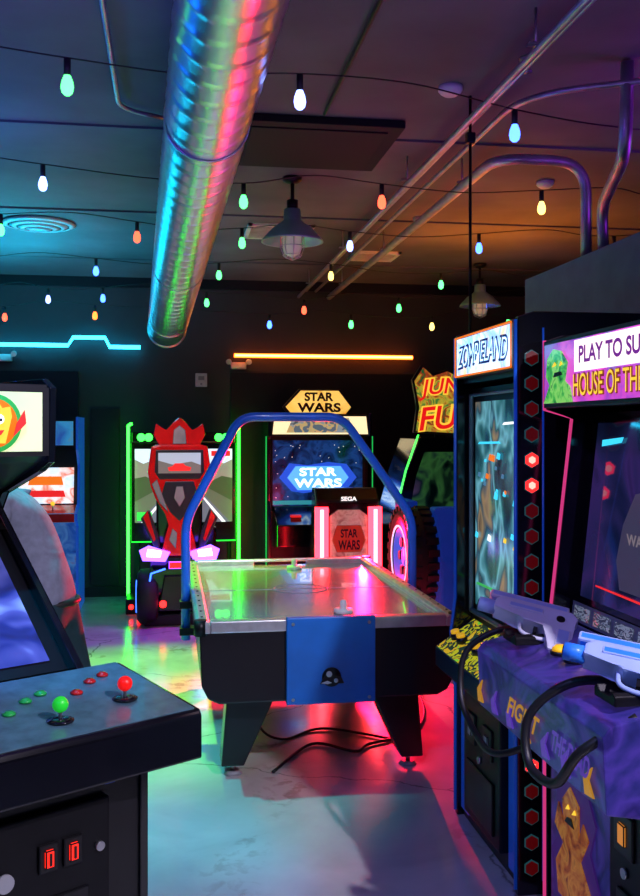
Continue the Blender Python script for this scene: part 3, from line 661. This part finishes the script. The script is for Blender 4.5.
m.prism([(-.30,1.82),(.27,1.82),(.33,1.90),(.20,2.07),(-.20,2.07),(-.36,1.90)],'y',-.03,.02,black,.006)
m.prism([(-.275,1.835),(.25,1.835),(.30,1.90),(.18,2.055),(-.185,2.055),(-.33,1.90)],'y',-.036,-.031,yl)
ink=mat('ink_brown',(.05,.015,.003),.5)
m.text('STAR',-.15,.13,-.040,1.955,2.04,ink,bold=.04); m.text('WARS',-.22,.20,-.040,1.85,1.94,ink,bold=.04); m.obj('topper_sign',F)
m=MB(); m.rect(-.44,.44,.095,.95,1.58,pic('space_screen',[(.0,.003,.015),(.003,.012,.06),(.01,.05,.22),(.003,.008,.05)],6,.8))
m.prism([(-.38,1.22),(-.28,1.36),(-.10,1.34),(.10,1.37),(.28,1.35),(.38,1.22),(.26,1.08),(.08,1.10),(-.14,1.07),(-.26,1.09)],'y',.085,.088,glow('screen_blue_burst',(.02,.09,.7),1.0))
m.prism([(-.30,1.22),(-.22,1.33),(.22,1.33),(.30,1.22),(.20,1.10),(-.20,1.10)],'y',.0825,.0845,glow('screen_hologram',(.08,.30,1),1.8))
lw=glow('logo_white_blue',(.6,.8,1),3)
m.text('STAR',-.18,.18,.080,1.235,1.315,lw,bold=.03); m.text('WARS',-.23,.23,.080,1.125,1.21,lw,bold=.03)
rn=random.Random(5)
for k in range(40):
    x,z=rn.uniform(-.42,.42),rn.uniform(1.0,1.55); m.box(x,x+.006,.090,.093,z,z+.006,wg)
m.rect(-.44,.44,.09,.96,1.0,glow('hud_teal',(.05,.5,.6),.5)); m.obj('screen_picture',F)
m=MB(); m.prism([(-.30,.60),(-.30,.80),(.06,.95),(.06,.55)],'x',-.44,.44,blackgl,.01); m.cyl((0,-.18,.84),(0,-.20,.98),.014,steel); m.box(-.05,.05,-.23,-.17,.97,1.08,black,.01); m.box(-.3,-.2,-.2,-.1,.86,.88,rg,.003); m.obj('flight_console',F)
m=MB()
for s in (-1,1): m.tube([(s*.515,-.02,.05),(s*.515,-.02,1.62)],.005,glow('dim_edge_led',(.02,.9,.15),.6),6)
m.obj('edge_leds',F)
m=MB(); gy=pic('seat_panel_print_glow',[(.25,.10,.10),(.42,.22,.20),(.5,.34,.30),(.32,.16,.15)],14,.4)  # print reddened and self-lit, standing in for the red columns' light
m.box(-.25,.30,-1.30,.05,0,.10,black,.01); m.prism([(-1.34,.08),(-1.34,1.10),(-1.25,1.20),(-1.10,1.20),(-1.02,.60),(-.60,.52),(-.58,.08)],'x',-.24,.29,blackgl,.015)
m.prism([(-.13,.15),(.19,.15),(.19,.98),(.12,1.03),(-.06,1.03),(-.13,.98)],'y',-1.355,-1.34,gy,.004); m.text('SEGA',-.035,.095,-1.362,1.10,1.135,wg)
m.prism([(-.07,.68),(.13,.68),(.17,.78),(.13,.90),(-.07,.90),(-.11,.78)],'y',-1.362,-1.356,mat('seat_emblem',(.7,.16,.05),.4),.002)
m.text('STAR',-.04,.10,-1.366,.80,.87,dk); m.text('WARS',-.06,.12,-1.366,.70,.78,dk); m.obj('seat_back',F)
m=MB(); redl=glow('red_led_panel',(1,.010,.018),22)
for x in (-.195,.25):
    m.box(x-.055,x+.055,-1.37,-1.33,.12,1.05,redl,.006); m.box(x-.014,x+.014,-1.375,-1.369,.14,1.03,glow('led_panel_core',(1,.22,.28),8))
m.box(-.31,-.27,-1.30,-.7,.15,.20,redl); m.box(.32,.36,-1.30,-.7,.15,.20,redl); m.obj('red_light_columns',F)

# ------------------------------------------------------------------ off road driving cabinet
G=empty('offroad_driving_arcade_cabinet',(2.18,7.0,0))
m=MB()
m.prism([(-.36,.0),(.40,.0),(.40,1.62),(-.16,1.62),(-.26,1.35),(-.36,1.0)],'y',.55,1.2,blackgl,.015)
m.obj('screen_tower',G)
m=MB(); m.prism([(-.24,1.04),(.34,1.04),(.34,1.50),(-.12,1.50),(-.19,1.3)],'y',.540,.546,pic('jungle_screen',[(.0,.003,.003),(.005,.02,.01),(.03,.12,.03),(.005,.012,.02),(.08,.05,.12)],4,.5,det=2)); m.obj('screen_picture',G)
m=MB(); m.tube([(-.375,.55,.95),(-.275,.55,1.35),(-.17,.55,1.64)],.007,glow('edge_led_green',(.04,1,.06),4),8); m.obj('edge_led',G)
m=MB(); sign=[(-.36,1.66),(.33,1.62),(.36,1.80),(.32,2.02),(.2,2.10),(.05,2.06),(-.1,2.14),(-.22,2.10),(-.30,2.17),(-.37,2.06),(-.33,1.85)]
m.prism(sign,'y',-.02,.02,black,.006); m.prism([(x*.95,1.9+(z-1.9)*.94) for x,z in sign],'y',-.028,-.021,pic('sign_jungle',[(.01,.08,.02),(.30,.03,.01),(.45,.35,.03),(.03,.18,.03),(.45,.08,.02)],8,.9,dist=2,det=2)); 
for wd,z0,z1 in (('JUNGLE',1.89,2.07),('FURY',1.66,1.86)):
    m.text(wd,-.33,.29,-.036,z0,z1,glow('sign_gold',(1,.6,.05),1.0),bold=.07,slant=.03,arch=.02); m.text(wd,-.32,.28,-.040,z0+.01,z1-.01,glow('sign_red',(.85,.01,.01),.9),bold=.015,slant=.03,arch=.02)
m.tube([(0,.02,1.8),(0,.6,1.75),(0,.6,1.60)],.02,blackmet,8,rnd=.05)
m.obj('topper_sign',G)
m=MB(); blp=mat('pod_blue',(.02,.08,.45),.3,0,(.01,.08,.8),.15)
m.prism([(-.55,.05),(-.55,.75),(-.40,1.12),(-.25,1.12),(-.20,.62),(.30,.58),(.35,.95),(.55,.95),(.55,.05)],'x',-.30,.10,blp,.02)
m.box(-.38,-.28,.15,.5,.3,1.13,blp,.015)
for i in range(5): m.box(-.384,-.30,.14,.151,.45+i*.13,.52+i*.13,glow('pod_white_stripes',(.7,.8,1),.5),.003)
m.prism([(-.54,.06),(-.54,.62),(.50,.62),(.54,.06)],'x',.10,.34,black,.02)
m.obj('seat_pod',G)
m=MB()
def tyre(cx,cy,cz,R):
    m.lathe([(R*.60,-.10),(R*.86,-.11),(R*.97,-.09),(R,-.04),(R,.04),(R*.97,.09),(R*.86,.11),(R*.60,.10)],(cx,cy,cz),rubber,40,'x',closed=True)
    for k in range(26):
        a=2*math.pi*k/26; m.xf=Matrix.Translation((cx,cy,cz))@Matrix.Rotation(a,4,'X'); m.box(-.105,-.02,-.025,.025,R*.95,R+.015,rubber,.004); m.box(.02,.105,.0,.05,R*.95,R+.015,rubber,.004)
    m.xf=Matrix.Identity(4)
    rim=glow('rim_blue',(.03,.14,1),.6)
    m.lathe([(.0,-.07),(R*.18,-.07),(R*.2,-.05),(R*.48,-.04),(R*.56,-.095),(R*.60,-.095),(R*.60,.08),(.0,.08)],(cx,cy,cz),rim,32,'x')
    m.lathe([(R*.62,-.108),(R*.66,-.110),(R*.66,-.104),(R*.62,-.102)],(cx,cy,cz),glow('rim_ring_white',(.6,.7,1),1.0),32,'x',closed=True)
    for k in range(6):
        a=2*math.pi*k/6; m.cyl((cx-.075,cy+R*.33*math.cos(a),cz+R*.33*math.sin(a)),(cx-.04,cy+R*.33*math.cos(a),cz+R*.33*math.sin(a)),.035,black,seg=14)
tyre(-.40,-.15,.74,.36)
m.obj('decor_tyre',G)
m=MB(); m.cyl((-.36,-.15,.74),(-.20,-.15,.74),.06,blackmet); m.box(-.42,-.28,-.25,-.05,0,.40,blackmet,.01); m.obj('tyre_mount',G)

# ------------------------------------------------------------------ blue cabinet far left
D=empty('upright_arcade_cabinet',(-1.17,8.95,0))
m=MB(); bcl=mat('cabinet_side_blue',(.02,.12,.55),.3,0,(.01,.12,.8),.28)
prof=[(0,0),(0,.80),(-.12,.86),(-.12,.92),(.10,.98),(.16,1.35),(-.02,1.50),(-.02,1.80),(.6,1.80),(.62,0)]
for s in (-1,1): m.prism(prof,'x',s*.335-.012,s*.335+.012,bcl,.004)
m.obj('side_panels',D)
m=MB(); m.box(-.323,.323,.02,.6,0,.85,pic('cabinet_front_art',[(.01,.04,.30),(.02,.12,.55),(.1,.3,.7),(.2,.06,.3)],6,.3)); m.box(-.323,.323,.2,.6,.85,1.78,black); m.prism([(-.11,.84),(-.11,.925),(.1,.99),(.1,.84)],'x',-.323,.323,redgl,.005); m.obj('body',D)
m=MB(); m.poly([(-.29,.105,1.0),(.29,.105,1.0),(.29,.165,1.33),(-.29,.165,1.33)],pic('bright_game_screen',[(.8,.9,1),(.55,.75,1),(.9,.9,.9),(.85,.2,.12),(.9,.95,1)],5,1.1,det=2))
m.poly([(-.20,.108,1.06),(.22,.108,1.06),(.20,.118,1.12),(-.18,.118,1.12)],rg); m.poly([(-.12,.122,1.17),(.20,.122,1.17),(.18,.135,1.25),(-.10,.135,1.25)],og)
m.box(-.323,.323,-.01,.05,1.52,1.78,black); m.rect(-.30,.30,-.014,1.54,1.76,pic('small_marquee',[(.03,.12,.5),(.05,.35,.7),(.3,.2,.1)],4,.5)); m.obj('screen',D)
m=MB()
for x,c in ((-.15,rg),(.12,yg)): m.cyl((x,-.03,.95),(x,-.03,1.0),.006,steel,seg=8); m.sphere((x,-.03,1.01),.02,c)
m.obj('joysticks',D)

# ------------------------------------------------------------------ person leaning forward
def skin_obj(name,verts,edges,radii,sub=2,parent=None):
    me=bpy.data.meshes.new(name+'_src'); me.from_pydata(verts,edges,[]); o=bpy.data.objects.new(name+'_src',me); scene.collection.objects.link(o)
    md=o.modifiers.new('s','SKIN'); md.use_smooth_shade=True
    for i,r in enumerate(radii):
        rr=r if isinstance(r,tuple) else (r,r); me.skin_vertices[0].data[i].radius=rr
    me.skin_vertices[0].data[0].use_root=True
    sd=o.modifiers.new('d','SUBSURF'); sd.levels=sub; sd.render_levels=sub
    bpy.context.view_layer.update()
    res=bpy.data.meshes.new_from_object(o.evaluated_get(bpy.context.evaluated_depsgraph_get()))
    bpy.data.objects.remove(o)
    n=bpy.data.objects.new(name,res); scene.collection.objects.link(n); n.parent=parent
    for p in res.polygons: p.use_smooth=True
    return n
def cloth(name,col,vs,amp):
    m=mat(name,col,.85,vs=vs,var=.12); nt=m.node_tree; b=nt.nodes['Principled BSDF']
    tc=nt.nodes.new('ShaderNodeTexCoord'); mp=nt.nodes.new('ShaderNodeMapping'); mp.inputs['Scale'].default_value=(4,4,9); mp.inputs['Rotation'].default_value=(0,.6,0)
    n=nt.nodes.new('ShaderNodeTexNoise'); n.inputs['Scale'].default_value=1.2; n.inputs['Detail'].default_value=1; n.inputs['Distortion'].default_value=.4
    bp=nt.nodes.new('ShaderNodeBump'); bp.inputs['Strength'].default_value=amp; bp.inputs['Distance'].default_value=.04
    nt.links.new(tc.outputs['Object'],mp.inputs['Vector']); nt.links.new(mp.outputs['Vector'],n.inputs['Vector']); nt.links.new(n.outputs['Fac'],bp.inputs['Height']); nt.links.new(bp.outputs['Normal'],b.inputs['Normal']); return m
shirt=cloth('shirt_heather_grey',(.19,.20,.27),40,.45); pants=cloth('trousers_dark_teal',(.008,.035,.045),30,.5)
skinm=mat('skin',(.55,.33,.24),.55); hair=mat('hair_brown',(.05,.03,.02),.6,vs=60,var=.4,bump=.6); shoe=mat('sneaker_black',(.02,.02,.02),.5)
PPL=empty('person',(-.55,4.32,0))
V=[(0,0,.95),(-.03,0,1.10),(-.10,0,1.25),(-.17,0,1.37),(-.24,0,1.45),(-.28,0,1.52),
   (.03,.09,.88),(.14,.12,.50),(.27,.13,.10),(.12,.15,.045),
   (-.01,-.09,.88),(.02,-.12,.50),(.08,-.13,.10),(-.07,-.14,.045),
   (-.15,.17,1.36),(-.25,.24,1.10),(-.28,.18,.85),
   (-.15,-.17,1.36),(-.25,-.24,1.10),(-.30,-.18,.85)]
Ed=[(0,1),(1,2),(2,3),(3,4),(4,5),(0,6),(6,7),(7,8),(8,9),(0,10),(10,11),(11,12),(12,13),(3,14),(14,15),(15,16),(3,17),(17,18),(18,19)]
R=[.15,.14,.155,.12,.055,.05,.12,.08,.055,.042,.12,.08,.055,.042,.075,.05,.032,.075,.05,.032]
body=skin_obj('body',V,Ed,R,4,PPL)
body.data.materials.clear()
for mm in (shirt,pants,skinm,shoe): body.data.materials.append(mm)
lab={0:0,1:0,2:0,3:0,4:2,5:1,6:1,7:1,8:3,9:1,10:1,11:1,12:3,13:0,14:0,15:2,16:0,17:0,18:2}
for p in body.data.polygons:
    c=p.center; best=(9,0)
    for i,(a,b) in enumerate(Ed):
        A_=Vector(V[a]);Bv=Vector(V[b]); t=max(0,min(1,(c-A_).dot(Bv-A_)/(Bv-A_).length_squared)); d=(c-(A_+(Bv-A_)*t)).length-.5*(R[a]+(R[b]-R[a])*t)
        if d<best[0]: best=(d,lab[i])
    k=best[1]
    if k in (0,1) and abs(c.y)<.2 and c.x>-.2: k=1 if c.z<.93 else 0
    p.material_index=k
m=MB()
m.tube([(.150*math.cos(a*math.pi/16)-.0,.155*math.sin(a*math.pi/16),.93) for a in range(33)],.014,mat('belt_leather',(.015,.01,.01),.5),8); m.obj('belt',PPL)
m=MB(); m.xf=Matrix.Translation((-.315,0,1.60))@Matrix.Rotation(math.radians(-18),4,'Y')
m.sphere((0,0,.01),.1,skinm,(.92,.76,1.18),24,16); m.sphere((-.035,0,-.055),.06,skinm,(.85,.85,.75))
m.prism([(-.088,.02),(-.115,-.025),(-.085,-.03)],'y',-.012,.012,skinm,.004)
for s in (-1,1):
    m.sphere((.0,s*.077,-.005),.026,skinm,(.7,.35,1.1)); m.sphere((-.08,s*.03,.015),.012,white,(.6,1,.8)); m.sphere((-.086,s*.03,.015),.006,black); m.box(-.092,-.08,s*.03-.016,s*.03+.016,.034,.040,hair,.002)
m.box(-.088,-.078,-.022,.022,-.062,-.056,mat('lips',(.45,.15,.13),.5),.002)
m.sphere((.014,0,.032),.108,hair,(.90,.80,1.08),24,16); m.obj('head',PPL)
def hand(wx,wy,wz,s):
    W=Vector((wx,wy,wz)); d=Vector((.55,0,-.83)).normalized(); side=Vector((0,1,0)); nrm=Vector((-.83,0,-.55))
    vs=[tuple(W),tuple(W+d*.045),]; es=[(0,1)]; rr=[.028,.03]
    for k,(off,L) in enumerate(((-.03,.065),(-.01,.078),(.011,.073),(.030,.058))):
        i=len(vs); b=W+d*.085+side*off
        vs+= [tuple(b),tuple(b+d*L*.45+nrm*-.006),tuple(b+d*L*.75+nrm*-.016),tuple(b+d*L*.98+nrm*-.03)]; es+=[(1,i),(i,i+1),(i+1,i+2),(i+2,i+3)]; rr+=[.0115,.0095,.0085,.0075]
    i=len(vs); b=W+d*.03+side*(-s*.035); vs+=[tuple(b),tuple(b+d*.03+side*(-s*.018)),tuple(b+d*.055+side*(-s*.024))]; es+=[(1,i),(i,i+1),(i+1,i+2)]; rr+=[.013,.0105,.009]
    h=skin_obj('hand',vs,es,rr,1,PPL); h.data.materials.clear(); h.data.materials.append(skinm)
hand(-.28,.18,.86,1); hand(-.30,-.18,.86,-1)

# ------------------------------------------------------------------ lights
def area(name,loc,rot,size,col,e,sy=None):
    l=bpy.data.lights.new(name,'AREA'); l.energy=e; l.color=col; l.size=size
    if sy: l.shape='RECTANGLE'; l.size_y=sy
    o=bpy.data.objects.new(name,l); o.location=loc; o.rotation_euler=[math.radians(a) for a in rot]; scene.collection.objects.link(o); return o
def spot(name,loc,target,col,e,ang=60,blend=.6,rad=.03):
    l=bpy.data.lights.new(name,'SPOT'); l.energy=e; l.color=col; l.spot_size=math.radians(ang); l.spot_blend=blend; l.shadow_soft_size=rad
    o=bpy.data.objects.new(name,l); o.location=loc; o.rotation_euler=(Vector(target)-Vector(loc)).to_track_quat('-Z','Y').to_euler(); scene.collection.objects.link(o); return o
area('added_wash_teal',(-1.5,7.9,2.35),(180,0,0),1.0,(.0,.55,.85),60)  # added ceiling wash without a fixture, for the cyan tube's glow
area('added_wash_purple',(-.9,1.9,2.2),(180,0,0),.9,(.20,.02,1),26)  # no lamp hangs here: added to tint the near ceiling purple
area('added_wash_violet',(2.9,3.6,2.6),(180,0,0),.7,(.36,.02,.80),16)  # added area light, colours the ceiling at right violet
area('added_wash_orange',(2.5,7.0,2.4),(180,0,0),.8,(1,.22,.01),22)  # added orange wash over the rear right ceiling, no fitting modelled
area('added_wash_magenta_centre',(.9,5.0,2.3),(180,0,0),.7,(.60,.03,.40),3)  # faint magenta light put in below the middle of the ceiling
area('added_wash_blue',(-1.7,4.8,2.35),(180,0,0),.8,(.0,.14,1),24)  # added blue light for the left ceiling, floats without a fixture
area('added_wash_lavender',(.95,1.5,2.3),(180,-25,0),.6,(.45,.20,1),20)  # added from below to brighten the near duct in lavender
spot('house_spot',(1.75,.5,3.15),(.35,3.25,0),(.90,.80,1),430,62,.4,.04)
area('added_fill_cool',(-1.6,.4,3.15),(0,18,0),.5,(.02,.38,1),38)  # added cool fill from overhead, not a room fixture
area('added_fill_rear',(.6,.4,3.15),(-30,0,0),.4,(.50,.55,1),8)  # weak added fill near the camera, no fixture
spot('added_spot_green',(-.35,6.9,2.85),(-.15,6.2,0),(.16,1,.0),620,60)  # added to colour the floor green, no spot fixture here
spot('added_spot_teal',(-.75,4.6,2.85),(-.15,4.6,0),(.0,.60,.60),300,48)  # added to pool teal on the floor, no fitting there
spot('added_spot_cyan',(-.45,2.4,3.15),(-.30,3.5,0),(.0,.42,1),200,32)  # added blue floor light, out of view at front left
spot('added_spot_violet',(.65,8.0,2.6),(.1,7.3,0),(.4,.03,1),160,60)  # added violet tint for the floor at the back
spot('added_spot_red',(1.5,7.3,.9),(.95,5.1,0),(1,.002,.035),800,100)  # added red floor glow beside the light columns, no lamp here
spot('added_spot_white_person',(-.75,2.7,3.15),(-.60,4.25,1.15),(.60,.70,1),70,34)  # added out of view to brighten the person
spot('added_spot_simulator',(-.645,5.0,2.86),(.09,8.3,1.2),(1,.80,.85),200,20)  # added just under a bulb to brighten the racing seat
spot('added_spot_table',(.80,2.7,3.15),(.75,5.3,.9),(.80,.85,1),140,34)  # added out of view to lift the table surface
spot('added_spot_cabinets',(-.2,1.3,3.15),(1.3,2.9,1.0),(.40,.32,1),80,44)  # added out of view to light the gun cabinets

w=bpy.data.worlds.new('w'); scene.world=w; w.use_nodes=True
w.node_tree.nodes['Background'].inputs[0].default_value=(.06,.08,.28,1); w.node_tree.nodes['Background'].inputs[1].default_value=.15

# ------------------------------------------------------------------ camera
cd=bpy.data.cameras.new('camera'); cam=bpy.data.objects.new('camera',cd); scene.collection.objects.link(cam)
cam.location=(0,0,1.68); cam.rotation_euler=(math.radians(90),0,math.radians(-9))
cd.sensor_width=36; cd.lens=950/896*36; cd.shift_y=-18/896; cd.clip_start=.05
scene.camera=cam
